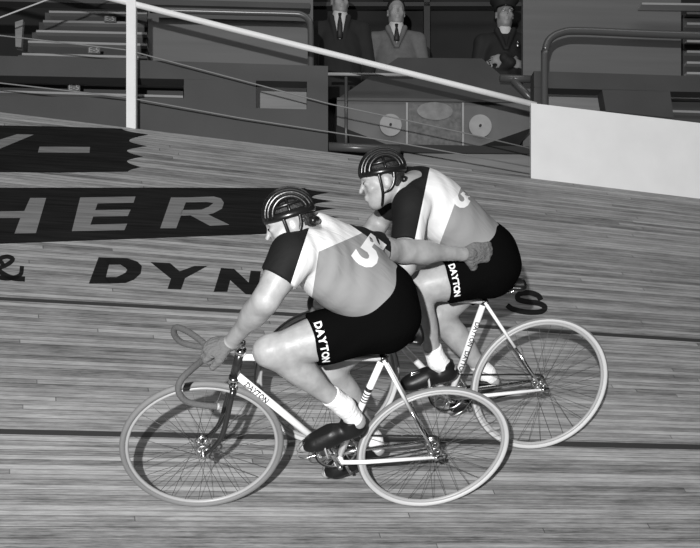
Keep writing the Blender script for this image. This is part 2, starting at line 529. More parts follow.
def tongues(pts):
    """ragged brush ends: tips and notches joined by rounded strokes"""
    out = []
    for (x0, y0), (x1, y1) in zip(pts, pts[1:]):
        for k in range(6):
            t = k / 6; e = math.sin(math.pi / 2 * t) if x1 < x0 else 1 - math.cos(math.pi / 2 * t); out.append((x0 + (x1 - x0) * e, y0 + (y1 - y0) * t))
    return out + [pts[-1]]

C4 = lambda pts: [(x / 2.0588, 110 + y / 2.0588) for x, y in pts]
paint('painted_banner', [[(-200, 119), (0, 125.3), (60, 126.5)] + tongues([(122, 128.5), (148, 134.5), (129, 140.5), (147, 146), (127, 150.5), (143, 156.5), (127, 161), (141, 167), (128, 171.5)]) + [(60, 172.5), (0, 172), (-200, 170)]], M_['blackpaint'])
paint('painted_banner', [[(-200, 186), (0, 187.7), (160, 187.5)] + tongues([(305, 188), (329, 192.5), (312, 197), (333, 201), (313, 204.6), (335, 208.3), (315, 212), (339, 217), (318, 221), (340, 226), (316, 231)]) + [(262, 234), (0, 243.6), (-200, 250)]], M_['blackpaint'])
LT = .003
def letter(polys, m='letterpaint', name='painted_letter', lift=LT): return paint(name, polys, M_[m], lift)
letter([[(-40, 152), (17, 134.2), (33.5, 134.6), (0, 148.5), (-20, 156)]])
letter([[(39.5, 146.6), (90, 146.9), (89.5, 152.6), (38, 152.2)]])
letter([C4([(62, 181), (95, 181), (74, 253), (30, 254), (42, 222), (-20, 222), (-30, 254), (-75, 254), (-45, 181), (-12, 181), (-16, 209), (50, 208)])])
letter([C4([(165, 180), (279, 178), (275, 190.5), (201, 192), (196, 206), (269, 205), (263, 218), (192, 219), (186, 236), (262, 234), (256, 247), (148, 249)])])
letter([C4([(352, 180), (385, 179), (346, 243), (330, 243)][:1] + [(352, 180), (386, 180), (363, 243), (330, 243)][1:]),
        C4([(386, 180), (440, 178), (455, 182), (461, 191), (440, 191), (425, 189), (382.2, 190)]),
        C4([(461, 191), (457, 203), (440, 212), (428, 215), (380, 217), (372, 217), (374, 206), (415, 205), (430, 199), (440, 191)]),
        C4([(391, 216), (428, 215), (472, 236), (432, 238)])])
def stroke(pts, w):
    """a brush stroke of width w along a path on the boards, as outline"""
    P = rays([(x, y, 0) for x, y in pts], sub=4); A, B = [], []
    for i, p in enumerate(P):
        t = unit(P[min(i + 1, len(P) - 1)] - P[max(i - 1, 0)]); n = V3(-t[1], t[0], 0)
        A.append(p + n * w / 2); B.append(p - n * w / 2)
    return [[(A[i][0], A[i][1]), (A[i + 1][0], A[i + 1][1]), (B[i + 1][0], B[i + 1][1]), (B[i][0], B[i][1])] for i in range(len(P) - 1)]
letter(stroke([(-10, 262), (2, 273), (13, 278), (25, 279)], 5) + stroke([(22, 266), (20, 275), (8, 278.5), (-3, 276), (-2, 269), (8, 264), (13, 259), (7, 256.5), (0, 259), (4, 266)], 4.2), 'blackpaint', lift=.0015)
letter([C4([(203, 303), (228, 304), (218, 344), (228, 357), (183, 357)]), C4([(215, 303.5), (262, 305), (283, 312), (258, 324), (248, 318), (222, 318)]),
        C4([(283, 312), (292, 321), (290, 336), (276, 349), (258, 335), (262, 329), (258, 324)]), C4([(276, 349), (258, 356), (225, 357), (216, 344), (240, 344), (258, 335)])], 'blackpaint', lift=.0015)
letter([C4([(310, 313), (350, 315), (370, 332), (400, 321), (427, 321), (381, 346), (373, 369), (345, 368), (352, 347)])], 'blackpaint', lift=.0015)
letter([C4([(455, 325), (482, 327), (512, 355), (516, 331), (537, 332), (530, 380), (506, 379), (474, 350), (468, 374), (440, 374)])], 'blackpaint', lift=.0015)
letter(stroke([(541, 300), (538, 295.5), (529, 292.5), (519, 294), (518, 299), (526, 301.5), (538, 303), (545, 307), (541, 311.5), (527, 312), (513, 309), (507, 305)], 5.2), 'blackpaint', lift=.0015)
def line(pts, w, name='track_line'):
    P = [(-300, pts[0][1] - 300 * (pts[1][1] - pts[0][1]) / (pts[1][0] - pts[0][0]))] + pts + [(1100, pts[-1][1] + 400 * (pts[-1][1] - pts[-2][1]) / (pts[-1][0] - pts[-2][0]))]
    paint(name, [[(a[0], a[1] - w / 2), (b[0], b[1] - w / 2), (b[0], b[1] + w / 2), (a[0], a[1] + w / 2)] for a, b in zip(P, P[1:])], M_['linepaint'])
line([(0, 298.5), (250, 311.8), (585, 333), (700, 340.5)], 3.2)
line([(0, 431.3), (120, 434), (285, 437), (700, 447)], 5.0)

# infield apron at the photographer's feet
bm = bmesh.new(); box(bm, (0, -2, -.05), (30, 9.6, .1)); tag(obj('ground', bm, M_['wall_light'], smooth=False), kind='structure')

# ------------------------------------------------------------------ 2. the stands behind
S = .027
# low wall left of the gangway, with two long openings
polys = [rect(-120, 52, 328, 77.5 - .0, S * .9), rect(-120, 95.5, 256, 175, S), rect(184, 79.5, 257, 112, .01),
         rect(256, 107.5, 328, 175, S), rect(307, 74, 328, 115, 0), rect(-120, 72, -60, 100, S)]
polys = [[(-120, 52), (328, 66), (328, 82.0), (-120, 73)], [(-120, 94), (184, 98.5), (184, 185), (-120, 175)], [(184, 79.2), (256, 80.5), (256, 190), (184, 185)],
         [(256, 108), (307, 109.3), (307, 195), (256, 190)], [(307, 81.5), (328, 82), (328, 195), (307, 195)]]
tag(obj('wall_left', slab_bm(polys, 7.62, .12), M_['wall_dark'], smooth=False), kind='structure')
# right of the gangway
polys = [[(534, 71), (820, 80), (820, 96), (700, 92), (670, 91.5), (545, 88), (534, 87.5)], [(602, 89), (670, 91), (674, 119), (606, 112)], [(534, 87), (545, 88), (545, 110), (534, 108)],
         [(534, 107), (606, 111), (674, 118), (820, 124), (820, 225), (534, 225)]]
tag(obj('wall_right', slab_bm(polys, 8.25, .12), M_['wall_dark'], smooth=False), kind='structure')
# tall boards of the seating blocks
tag(obj('wall_block', slab_bm([[(148, -40), (313, -40), (313, 190), (148, 185)]], 8.7, .06), M_['wall_mid'], smooth=False), kind='structure')
tag(obj('wall_panel', slab_bm([[(523, -40), (681, -40), (681, 190), (523, 190)]], 9.0, .06), M_['wall_mid'], smooth=False), kind='structure')
for x0, y0, x1, y1 in ((257, 80, 306, 109), (546, 88, 604, 113)):
    tag(obj('wall_board', slab_bm([rect(x0 - 6, y0 - 6, x1 + 6, y1 + 8)], 8.05 if x0 < 400 else 8.6, .03), M_['wall_light'], smooth=False), kind='structure')
# back wall of the gangway and of the whole hall
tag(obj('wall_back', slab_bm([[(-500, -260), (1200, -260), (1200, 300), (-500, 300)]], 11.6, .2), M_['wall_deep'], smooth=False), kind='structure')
tag(obj('trim_right', slab_bm([[(642, 2.5), (820, 5), (820, 7), (642, 4.5)]], 8.8, .1), M_['nosing'], smooth=False), kind='structure')
bm = slab_bm([rect(306, 2, 530, 6), rect(424, -20, 430, 170), rect(384, -40, 424, 0)], 11.3, .08)
tag(obj('trim_back', bm, M_['wall_dark'], smooth=False), kind='structure')
# beam over the left seats
tag(obj('trim_left', slab_bm([[(-100, -6), (150, -1), (310, 3), (310, 8.5), (150, 4.5), (-100, -1)]], 8.6, .1), M_['wall_dark'], smooth=False), kind='structure')

def bench_block(label, rowspec, Y0, dY, backs, cards):
    root = empty('bleacher', loc=W(stand(rowspec[0][0], 180, Y0)))
    tag(root, label, 'bleacher')
    inv = Matrix.Translation(-root.location)
    def add(name, bm, m, p=root):
        o = obj(name, bm, m, p, smooth=False); o.data.transform(inv); return o
    for i, (x0, x1, y, s) in enumerate(rowspec):
        Y = Y0 + dY * i
        add('bench_board', slab_bm([rect(x0, y - 1.1, x1, y + 1.1, s)], Y, .28), M_['nosing'])
        add('riser', slab_bm([rect(x0 - 4, y + 1.1, x1, y + 16, s)], Y + .06, .05), M_['wall_dark'])
    for (x, y, Y, txt) in cards:
        c = add('seat_card', slab_bm([rect(x - 6, y - 3, x + 6, y + 2.6, .02)], Y, .01), M_['wall_mid'])
        bm = text_bm(txt, .052, .002); q = W(stand(x, y - .2, Y - .02))
        for v in bm.verts: v.co = Vector((q[0] + v.co.x * 1.1, q[1] + v.co.x * YAW - v.co.z, q[2] + v.co.y))
        add('card_number', bm, M_['disc'], c).location = (0, 0, 0)
    return root

bench_block('pale-edged bleacher benches rising behind the low wall beside white post',
            [(-40, 183, 90.0, .030), (-40, 183, 77.9, .030), (22, 147, 54, .026), (28, 147, 41.6, .026), (36, 147, 31, .022), (43, 147, 21.2, .018), (49, 147, 11.6, .014)], 7.95, .16, None,
            [(74, 88, 7.90, 'E-5'), (94, 50.5, 8.2, 'E-5'), (110, 19, 8.7, 'E-5')])
bench_block('pale-edged stair benches at the far right edge above board fence',
            [(670, 800, 111, .03), (670, 800, 97, .03), (687, 800, 73, .02), (687, 800, 62.5, .02), (687, 800, 51.5, .02), (687, 800, 41, .02), (687, 800, 33, .02), (687, 800, 23.5, .02), (687, 800, 13, .02)], 8.6, .12, None, [])

def pipes(name, label, paths, Y0, r, m, parts):
    root = empty(name, loc=W(stand(paths[0][-1][0], paths[0][-1][1], Y0))); tag(root, label, 'railing')
    for (pn, pts) in zip(parts, paths):
        bm = bmesh.new(); P = [W(stand(x, y, Y0)) for x, y in pts]
        P = rays(P, sub=5) if len(P) > 2 else P
        tube(bm, [Vector(p) - root.location for p in P], r, 12); obj(pn, bm, m if pn == 'handrail' else M_['pipe'], root)
    return root
pipes('pipe_railing', 'bent grey pipe handrail left of the man in dark suit', [[(150, 9.8), (230, 12), (290, 13.5), (302, 15), (308.5, 20), (310.5, 28), (310.7, 60), (310.7, 170)], [(316.5, 84), (316.5, 170)]], 7.9, .022, M_['pipe'], ['handrail', 'post'])
pipes('pipe_railing', 'bent grey pipe handrail behind the white board fence', [[(830, 38.5), (700, 35.5), (640, 33.5), (580, 31), (562, 32.5), (550, 39), (545.5, 50), (544.5, 65), (544.5, 190)]], 8.2, .028, M_['pipe'], ['handrail'])
pipes('pipe_railing', 'short pale horizontal rail at the dark suited man\'s waist', [[(326, 74), (412, 75)], [(346, 77), (346, 160)]], 8.5, .012, M_['pipe_pale'], ['handrail', 'post'])
pipes('pipe_railing', 'dark pipe rail and slanting brace beside uniformed officer', [[(500, 78), (536, 79.5)], [(512, 79), (542, 110)]], 8.44, .028, M_['pipe'], ['handrail', 'brace'])
pipes('pipe_railing', 'thick dark horizontal pipe just behind the rear rider\'s helmet', [[(318, 146), (400, 150)]], 7.75, .030, M_['pipe'], ['handrail'])

# plinth between gangway and track edge
tag(obj('wall_plinth', slab_bm([[(300, 149), (560, 152), (560, 230), (300, 230)]], 8.3, .2), M_['wall_light'], smooth=False), kind='structure')
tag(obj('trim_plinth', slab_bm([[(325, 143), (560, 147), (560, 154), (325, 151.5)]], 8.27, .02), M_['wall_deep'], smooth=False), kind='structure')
tag(obj('trim_edge', slab_bm([[(430, 175), (560, 176.5), (560, 179.5), (430, 178)]], 8.2, .02), M_['linepaint'], smooth=False), kind='structure')

# lamp booth: six-sided box with two round lamps and a wire screen
def booth():
    Y = 8.55; root = empty('lamp_booth', loc=W(stand(433, 150, Y))); tag(root, 'dark six-sided booth with two pale discs and a wire screen below the spectators', 'booth')
    inv = Matrix.Translation(-root.location)
    def add(n, bm, m, p=root):
        o = obj(n, bm, m, p, smooth=False); o.data.transform(inv); return o
    # sloping upper hood: top edge further back
    top = [W(stand(x, y, Y + .35)) for x, y in ((398, 57.5), (482, 58.5))]; bot = [W(stand(x, y, Y)) for x, y in ((531, 101.5), (337, 99))]
    prism_b = bmesh.new(); prism(prism_b, top + bot, (0, .25, .0)); add('hood', prism_b, M_['booth'])
    add('body', slab_bm([[(337, 99), (531, 101.5), (531, 128), (463, 152), (400, 149.5), (337, 125)]], Y, .5), M_['booth_low'])
    add('sill', slab_bm([[(337, 97.5), (531, 100), (531, 102.6), (337, 100.2)]], Y - .02, .04), M_['booth'])
    add('wire_screen', slab_bm([[(409, 103.5), (461, 104), (461, 149), (409, 147.5)]], Y - .015, .012), M_['mesh'])
    for x in (407, 463): add('strip', slab_bm([rect(x - 1, 102.5, x + 1, 149.5)], Y - .02, .02), M_['disc'])
    for cx, cy, r in ((390.5, 125.5, 11), (480, 126.5, 11.5)):
        c = W(stand(cx, cy, Y - .02)); bm = bmesh.new(); disc(bm, c, (-YAW, 1, 0), r / FPX * Y, .03, 32); l = add('lamp_disc', bm, M_['disc'])
        bm = bmesh.new(); disc(bm, c - V3(0, .02, 0), (-YAW, 1, 0), .010, .02, 12)
        add('hub', bm, M_['wall_deep'], l)
    c = W(stand(435, 111, Y - .02)); bm = bmesh.new(); rad = 18 / FPX * Y
    prism(bm, [c + V3(math.cos(a) * rad, math.cos(a) * rad * YAW, math.sin(a) * rad * .5) for a in np.linspace(0, 2 * math.pi, 25)[:-1]], (0, .01, 0))
    add('lamp_shade', bm, mat('screen_lamp', .17, .7, var=.3, scale=12))
booth()

# usher's post at far left
bm = slab_bm([[(15, 22), (23, 19.5), (21, 48), (15.5, 47)]], 8.1, .05)
tag(obj('sign_board', bm, M_['wall_light'], smooth=False), 'narrow pale upright board standing left of the bleacher benches', 'board')

# railing along the upper edge of the track
def railing():
    root = empty('track_railing', loc=W(bank(132, 128))); tag(root, 'white post and sloping white top rail with wires along upper track edge', 'railing')
    inv = -root.location
    def at(x, y):
        # plane through the track edge, rising plumb
        k = (x - CX) / FPX; a, b = bank(0, 112), bank(700, 197); n = V3(-(b - a)[1], (b - a)[0], 0); d = V3(k, 1, (CY - y) / FPX)
        return W(d * ((a + V3(0, .03, 0)) @ n / (d @ n)))
    def run(n, pts, r, m, sub=1):
        bm = bmesh.new(); tube(bm, [Vector(at(*p)) + inv for p in pts], r, 10); obj(n, bm, m, root)
    bm = bmesh.new(); a, b = Vector(at(131.5, 140)) + inv, Vector(at(132, 1)) + inv
    box(bm, (a + b) / 2, (.062, .062, (b - a).length), bev=.004); obj('post', bm, M_['white'], root, smooth=False)
    bm = bmesh.new(); a, b = Vector(at(-330, 100)) + inv, Vector(at(-330, -130)) + inv
    box(bm, (a + b) / 2, (.062, .062, (b - a).length), bev=.004); obj('post', bm, M_['white'], root, smooth=False)
    run('top_rail', [(-330, -112), (128, 2.5), (240, 31), (460, 86), (536, 105)], .020, M_['white'])
    run('wire', [(-330, 0), (0, 35.5), (127, 50), (240, 80), (330, 104), (460, 132), (531, 148.5)], .0045, M_['wire'])
    run('wire', [(-330, 45), (0, 83), (127, 97.5), (240, 118), (385, 140.5), (460, 154), (531, 167)], .0045, M_['wire'])
    run('wire', [(-330, 130), (0, 17.5), (52, -2), (120, -28)], .005, M_['pipe_pale'])
railing()

def board_fence():
    a, b = bank(0, 112), bank(700, 197)
    def at(x, y):
        k = (x - CX) / FPX; n = V3(-(b - a)[1], (b - a)[0], 0); d = V3(k, 1, (CY - y) / FPX)
        return W(d * ((a + V3(0, -.02, 0)) @ n / (d @ n)))
    bm = bmesh.new(); prism(bm, [at(531, 103), at(700, 123), at(900, 146), at(900, 235), at(700, 201), at(531, 184)], (0, .05, 0))
    o = obj('board_fence', bm, M_['white'], smooth=False); tag(o, 'solid white board fence along upper track edge behind the rear rider', 'fence')
board_fence()

# ------------------------------------------------------------------ 3. bicycles
def build_bike(fr, label, P, bars, crank_dir, decals, seatz, saddle_x, far=False):
    root = empty('track_bicycle', fr.matrix()); tag(root, label, 'bicycle', 'racing bicycles on the banking')
    wb, R = fr.wb, .3375
    BB, SC, HT, HB = [V3(q[0], 0, q[1]) for q in (P['bb'], P['sc'], P['ht'], P['hb'])]
    ra = V3(0, 0, R); fa = V3(wb, 0, R)
    # frame
    bm = bmesh.new()
    tube(bm, [HT + (HB - HT) * .22, SC], .0135, 20); tube(bm, [HT + (HB - HT) * .80, BB], .0155, 24); tube(bm, [BB, SC], .0145, 24)
    tube(bm, [BB + V3(0, -.036, 0), BB + V3(0, .036, 0)], .021, 16)
    fo = obj('frame', bm, M_['cream'], root)
    for sgn in (-1, 1):
        bm = bmesh.new(); q = V3(0, .055 * sgn, 0)
        tube(bm, [SC + V3(0, .014 * sgn, 0), SC + (ra - SC) * .5 + q * .72], .0075, 10); obj('seat_stay', bm, M_['cream'], fo)
        bm = bmesh.new(); tube(bm, [SC + (ra - SC) * .5 + q * .72, ra + q], [.0075, .0055], 10); obj('stay_end', bm, M_['chrome'] if not far or sgn > 0 else M_['darkenamel'], fo)
        bm = bmesh.new(); tube(bm, [BB + V3(0, .028 * sgn, 0), BB + (ra - BB) * .25 + q * .75, ra + q], [.010, .010, .007], 10); obj('chain_stay', bm, M_['cream'] if sgn > 0 else M_['chrome'], fo)
        bm = bmesh.new(); box(bm, ra + q + V3(-.005, 0, 0), (.05, .005, .022), bev=.002); obj('dropout', bm, M_['chrome'], fo)
    bm = bmesh.new(); tube(bm, [HT, HB], .0185, 16); obj('head_tube', bm, M_['darkenamel'], fo)
    bm = bmesh.new(); d = unit(HB - HT)
    bm.free()
    for c in (HT, HB):
        bm = bmesh.new(); tube(bm, [c - d * .012, c + d * .012], .0215, 16); obj('headset_cup', bm, M_['chrome'], fo)
    bm = bmesh.new(); tube(bm, [SC + unit(BB - SC) * .012, SC - unit(BB - SC) * .012], .018, 14); tube(bm, [SC + V3(-.012, -.02, 0), SC + V3(-.012, .02, 0)], .006, 8); obj('seat_lug', bm, M_['darkenamel'], fo)
    bm = bmesh.new(); sd = unit(SC - BB)
    for t in P['bands']:
        c = BB + (SC - BB) * t; tube(bm, [c - sd * .003, c + sd * .003], .0151, 14)
    obj('band', bm, M_['letter_black'], fo)
    # fork
    bm = bmesh.new(); box(bm, HB + d * .025, (.03, .075, .028), bev=.008); tube(bm, [HB, HB + d * .04], .017)
    fk = obj('fork', bm, M_['chrome'], root)
    for sgn in (-1, 1):
        bm = bmesh.new(); c = HB + d * .028 + V3(0, .033 * sgn, 0); e = fa + V3(0, .048 * sgn, 0)
        m1 = c + d * (np.linalg.norm(e - c) * .62) + V3(0, .010 * sgn, 0); m2 = e + (m1 - e) * .35 - V3(.012, 0, .004)
        tube(bm, rays([c, m1, m2, e], sub=5), [.0115] * 6 + list(np.linspace(.0105, .0065, 10)), 12, flat=(1, 1)); obj('fork_blade', bm, M_['darkenamel'], fk)
    # wheels
    for wn, c in (('rear_wheel', ra), ('front_wheel', fa)):
        front = wn == 'front_wheel'
        circ = lambda r, y=0.0, n=72: [c + V3(r * math.cos(2 * math.pi * i / n), y, r * math.sin(2 * math.pi * i / n)) for i in range(n)]
        bm = bmesh.new(); tube(bm, circ(R - .0125), .0125, 14, closed=True, up=(0, 1, 0), mi=0)
        # tread outside, pale sidewalls inside
        for f in bm.faces:
            q = f.calc_center_median() - Vector(c); f.material_index = 0 if math.hypot(q.x, q.z) > R - .0085 else 1
        w = obj(wn, bm, [M_['tyre'], M_['tyre_side'] if not front or far else M_['tyre']], root)
        bm = bmesh.new(); tube(bm, circ(R - .030), .0095, 12, closed=True, up=(0, 1, 0), flat=(1.0, .8)); obj('rim', bm, M_['rim'], w)
        bm = bmesh.new(); ns = 32
        for i in range(ns):
            sgn = 1 if i % 2 else -1; a = 2 * math.pi * i / ns; o = (1 if (i // 2) % 2 else -1) * 1.15
            h = c + V3(.027 * math.cos(a + o), .028 * sgn, .027 * math.sin(a + o)); e = c + V3((R - .038) * math.cos(a), .002 * sgn, (R - .038) * math.sin(a))
            tube(bm, [h, e], .0011, 5)
        obj('spoke', bm, M_['spoke'], w)['kind'] = 'stuff'
        bm = bmesh.new(); tube(bm, [c - V3(0, .052, 0), c + V3(0, .052, 0)], .009, 12)
        obj('hub', bm, M_['alloy'], w)
        for sgn in (-1, 1):
            bm = bmesh.new()
            # large drilled flange
            n = 40; f0 = [bm.verts.new(c + V3(.031 * math.cos(2 * math.pi * i / n), .028 * sgn, .031 * math.sin(2 * math.pi * i / n))) for i in range(n)]
            bm.free(); bm = bmesh.new()
            tube(bm, [c + V3(.027 * math.cos(2 * math.pi * i / n), .028 * sgn, .027 * math.sin(2 * math.pi * i / n)) for i in range(n)], .0045, 6, closed=True, up=(0, 1, 0))
            for k in range(5):
                a = 2 * math.pi * k / 5; tube(bm, [c + V3(0, .028 * sgn, 0), c + V3(.026 * math.cos(a), .028 * sgn, .026 * math.sin(a))], .0035, 6)
            obj('hub_flange', bm, M_['alloy'], w)
            bm = bmesh.new(); disc(bm, c + V3(0, .062 * sgn, 0), (0, 1, 0), .0125, .010, 6); obj('axle_nut', bm, M_['chrome'], w)
    # handlebar and stem
    bc = np.array(bars[0])
    bm = bmesh.new(); st = HT - d * .045
    tube(bm, [HT, st], .0125); tube(bm, rays([st, st + (bc - st) * .5 + V3(0, 0, .004), bc], sub=4), .0115); tube(bm, [bc - V3(0, .022, 0), bc + V3(0, .022, 0)], .018, 14)
    obj('stem', bm, M_['chrome'], root)
    half = [np.array(p) for p in bars]; mir = [p * V3(1, -1, 1) for p in half]
    bm = bmesh.new(); tube(bm, rays(mir[:0:-1] + half, sub=6), .0125, 14); hb = obj('handlebar', bm, M_['tape'], root)
    for q in (half, mir):
        e = unit(q[-1] - q[-2]); bm = bmesh.new(); tube(bm, [q[-1] - e * .004, q[-1] + e * .006], .0135, 12); obj('bar_plug', bm, M_['rim'], hb)
    # saddle
    sdl = bmesh.new(); sz = seatz; n = 16; prof = []
    for i in range(n + 1):
        t = i / n; x = saddle_x - .02 + .275 * t; w = .070 * (1 - t) ** 1.3 + .017 + .006 * math.sin(math.pi * t); h = .045 * (1 - .55 * t); zt = sz - .012 * math.sin(math.pi * t) + (.0 if t < .9 else -.012 * (t - .9) / .1)
        if i == 0: w *= .72
        ring = []
        for k in range(14):
            a = 2 * math.pi * k / 14; y = w * math.cos(a); z = zt - h * .5 + h * .5 * math.sin(a) * (1.0 if math.sin(a) > 0 else 1.2)
            ring.append(sdl.verts.new((x, y, z)))
        prof.append(ring)
    for r0, r1 in zip(prof, prof[1:]):
        for k in range(14): sdl.faces.new((r0[k], r0[(k + 1) % 14], r1[(k + 1) % 14], r1[k]))
    sdl.faces.new(prof[0][::-1]); sdl.faces.new(prof[-1])
    so = obj('saddle', sdl, M_['leather'], root)
    for sgn in (-1, 1):
        bm = bmesh.new(); tube(bm, rays([(saddle_x + .01, .035 * sgn, sz - .045), (saddle_x + .07, .022 * sgn, sz - .065), (saddle_x + .15, .02 * sgn, sz - .062), (saddle_x + .23, .008 * sgn, sz - .035)], sub=4), .0035, 8); obj('saddle_rail', bm, M_['chrome'], so)
    bm = bmesh.new(); sp = SC + unit(SC - BB) * ((sz - .06 - SC[2]) / max(.2, unit(SC - BB)[2])); tube(bm, [SC, sp], .0125, 12); tube(bm, [sp - V3(0, .03, 0), sp + V3(0, .03, 0)], .011, 10); obj('seat_post', bm, M_['chrome'], root)
    # drive train
    cr = V3(BB[0], -.045, BB[2]); rc = .088
    bm = bmesh.new(); n = 48
    tube(bm, [cr + V3(rc * math.cos(2 * math.pi * i / n), 0, rc * math.sin(2 * math.pi * i / n)) for i in range(n)], .0055, 6, closed=True, up=(0, 1, 0), flat=(.35, 1))
    tube(bm, [cr + V3(.045 * math.cos(2 * math.pi * i / n), 0, .045 * math.sin(2 * math.pi * i / n)) for i in range(n)], .0035, 6, closed=True, up=(0, 1, 0), flat=(.4, 1))
    for k in range(6):
        a = 2 * math.pi * k / 6 + .3; tube(bm, [cr + V3(.012 * math.cos(a), 0, .012 * math.sin(a)), cr + V3((rc - .002) * math.cos(a), 0, (rc - .002) * math.sin(a))], .0045, 6)
        tube(bm, [cr + V3(.045 * math.cos(a), 0, .045 * math.sin(a)), cr + V3((rc - .002) * math.cos(a + .35), 0, (rc - .002) * math.sin(a + .35))], .003, 6)
    obj('chainring', bm, M_['alloy'], root)
    bm = bmesh.new(); co = V3(0, -.045, R); rs = .031
    a0 = math.atan2(cr[2] - co[2], cr[0] - co[0]); b0 = math.acos((rc - rs) / np.linalg.norm(cr - co))
    pts = []
    for i in range(25):
        a = a0 + b0 - (2 * b0) * i / 24; pts.append(cr + V3((rc + .005) * math.cos(a + 0), 0, (rc + .005) * math.sin(a)))
    for i in range(13):
        a = a0 - b0 - (2 * math.pi - 2 * b0) * i / 12; pts.append(co + V3((rs + .005) * math.cos(a), 0, (rs + .005) * math.sin(a)))
    tube(bm, pts, .005, 6, closed=True, up=(0, 1, 0), flat=(.7, 1)); obj('chain', bm, M_['darkenamel'], root)
    bm = bmesh.new(); disc(bm, co, (0, 1, 0), rs, .006, 18); obj('sprocket', bm, M_['alloy'], root)
    cd = unit(V3(crank_dir[0], 0, crank_dir[1]))
    for sgn in (1, -1):
        a = BB + V3(0, .058 * sgn, 0); e = a + cd * .168 * sgn
        bm = bmesh.new(); tube(bm, [a, e], [.011, .008], 10, flat=(1, .7)); tube(bm, [BB, a + V3(0, .010 * sgn, 0)], .010, 10); obj('crank', bm, M_['chrome'], root)
        pc = e + V3(0, .055 * sgn, 0); pd = P['foot'][0 if sgn > 0 else 1]; pf = unit(V3(pd[0], 0, pd[1])); pu = V3(-pf[2], 0, pf[0])
        bm = bmesh.new(); tube(bm, [e, pc + V3(0, .045 * sgn, 0)], .006, 8)
        for s2 in (-1, 1): tube(bm, [pc + pf * .03 * s2 - V3(0, .04, 0), pc + pf * .03 * s2 + V3(0, .04, 0)], .004, 6)
        for s2 in (-1, 1): tube(bm, [pc + pf * .03 + V3(0, .04 * s2, 0), pc - pf * .03 + V3(0, .04 * s2, 0)], .004, 6)
        pe = obj('pedal', bm, M_['alloy'], root)
        bm = bmesh.new()
        for y in (-.018, .018):
            tube(bm, rays([pc + pf * .03 + V3(0, y, 0), pc + pf * .10 + pu * .005 + V3(0, y, 0), pc + pf * .115 + pu * .035 + V3(0, y * .8, 0), pc + pf * .075 + pu * .075 + V3(0, y * .6, 0), pc + pf * .03 + pu * .085 + V3(0, y * .5, 0)], sub=4), .0028, 6)
        obj('toe_clip', bm, M_['chrome'], pe)
        bm = bmesh.new(); tube(bm, rays([pc + V3(0, -.05, 0) - pu * .005, pc + V3(0, -.05, 0) + pu * .05, pc + pu * .088, pc + V3(0, .05, 0) + pu * .05, pc + V3(0, .05, 0) - pu * .005, pc - pu * .012], closed=True, sub=4), .006, 6, closed=True, flat=(.35, 1)); obj('toe_strap', bm, M_['rim'], pe)
    return root, fo, BB, SC, HT, HB

def tube_text(name, body, size, a, b, t, r, m, parent, flip=False):
    """letters wrapped on the left side of a frame tube running from a to b"""
    u = unit(b - a); v = unit(np.cross(V3(0, 1, 0), u)); c = a + (b - a) * t
    if flip: u, v = -u, -v
    bm = text_bm(body, size, bold=.0008); bmesh.ops.triangulate(bm, faces=bm.faces)
    for _ in range(2):
        es = [e for e in bm.edges if e.calc_length() > .004]; bmesh.ops.subdivide_edges(bm, edges=es, cuts=1); bmesh.ops.triangulate(bm, faces=bm.faces)
    for q in bm.verts:
        s = max(-.98, min(.98, q.co.y / r)); ang = math.asin(s); q0 = c + u * q.co.x + v * math.sin(ang) * r * 1.02 + V3(0, 1, 0) * (math.cos(ang) * r + .0012); q.co = Vector(q0)
    return obj(name, bm, m, parent)

nb = [NEAR.loc(212, 351, 0), NEAR.loc(205, 358, .05), NEAR.loc(192, 369, .12), NEAR.loc(181, 380, .17), NEAR.loc(178.5, 391, .185), NEAR.loc(186, 401, .19), NEAR.loc(201, 405, .19), NEAR.loc(218, 406.5, .19)]
nP = dict(bb=(.414, .282), sc=(.307, .811), ht=(.876, .825), hb=(.892, .690), bands=(.715, .705, .695, .665, .64, .615, .59), foot=[(.93, -.36), (.86, -.5)])
bike, fo, BB, SC, HT, HB = build_bike(NEAR, 'nearer pale racing bicycle with dark fork under the leaning front rider', nP, nb, (.09, .145), None, .962, .195)
def dayton(fo, BB, SC, HT, HB, near):
    a = HT + (HB - HT) * .80
    tube_text('lettering', 'DAYTON', .031, a, BB, .19, .0155, M_['letter_black'], fo)
    if not near:
        tube_text('lettering', 'DAYTON', .029, SC, BB, .33, .0145, M_['letter_black'], fo); tube_text('lettering', 'DAYTON', .029, SC, BB, .63, .0145, M_['letter_black'], fo)
dayton(fo, BB, SC, HT, HB, True)
fb = [p + V3(.035, 0, -.03) for p in nb]
fP = dict(bb=(.429, .267), sc=(.337, .735), ht=(.900, .765), hb=(.915, .688), bands=(.97,), foot=[(.96, -.2), (.8, -.6)])
bike2, fo2, BB2, SC2, HT2, HB2 = build_bike(FAR, 'farther white racing bicycle with lettered seat tube, higher on banking', fP, fb, (.86, .5), None, .850, .19, far=True)
dayton(fo2, BB2, SC2, HT2, HB2, False)

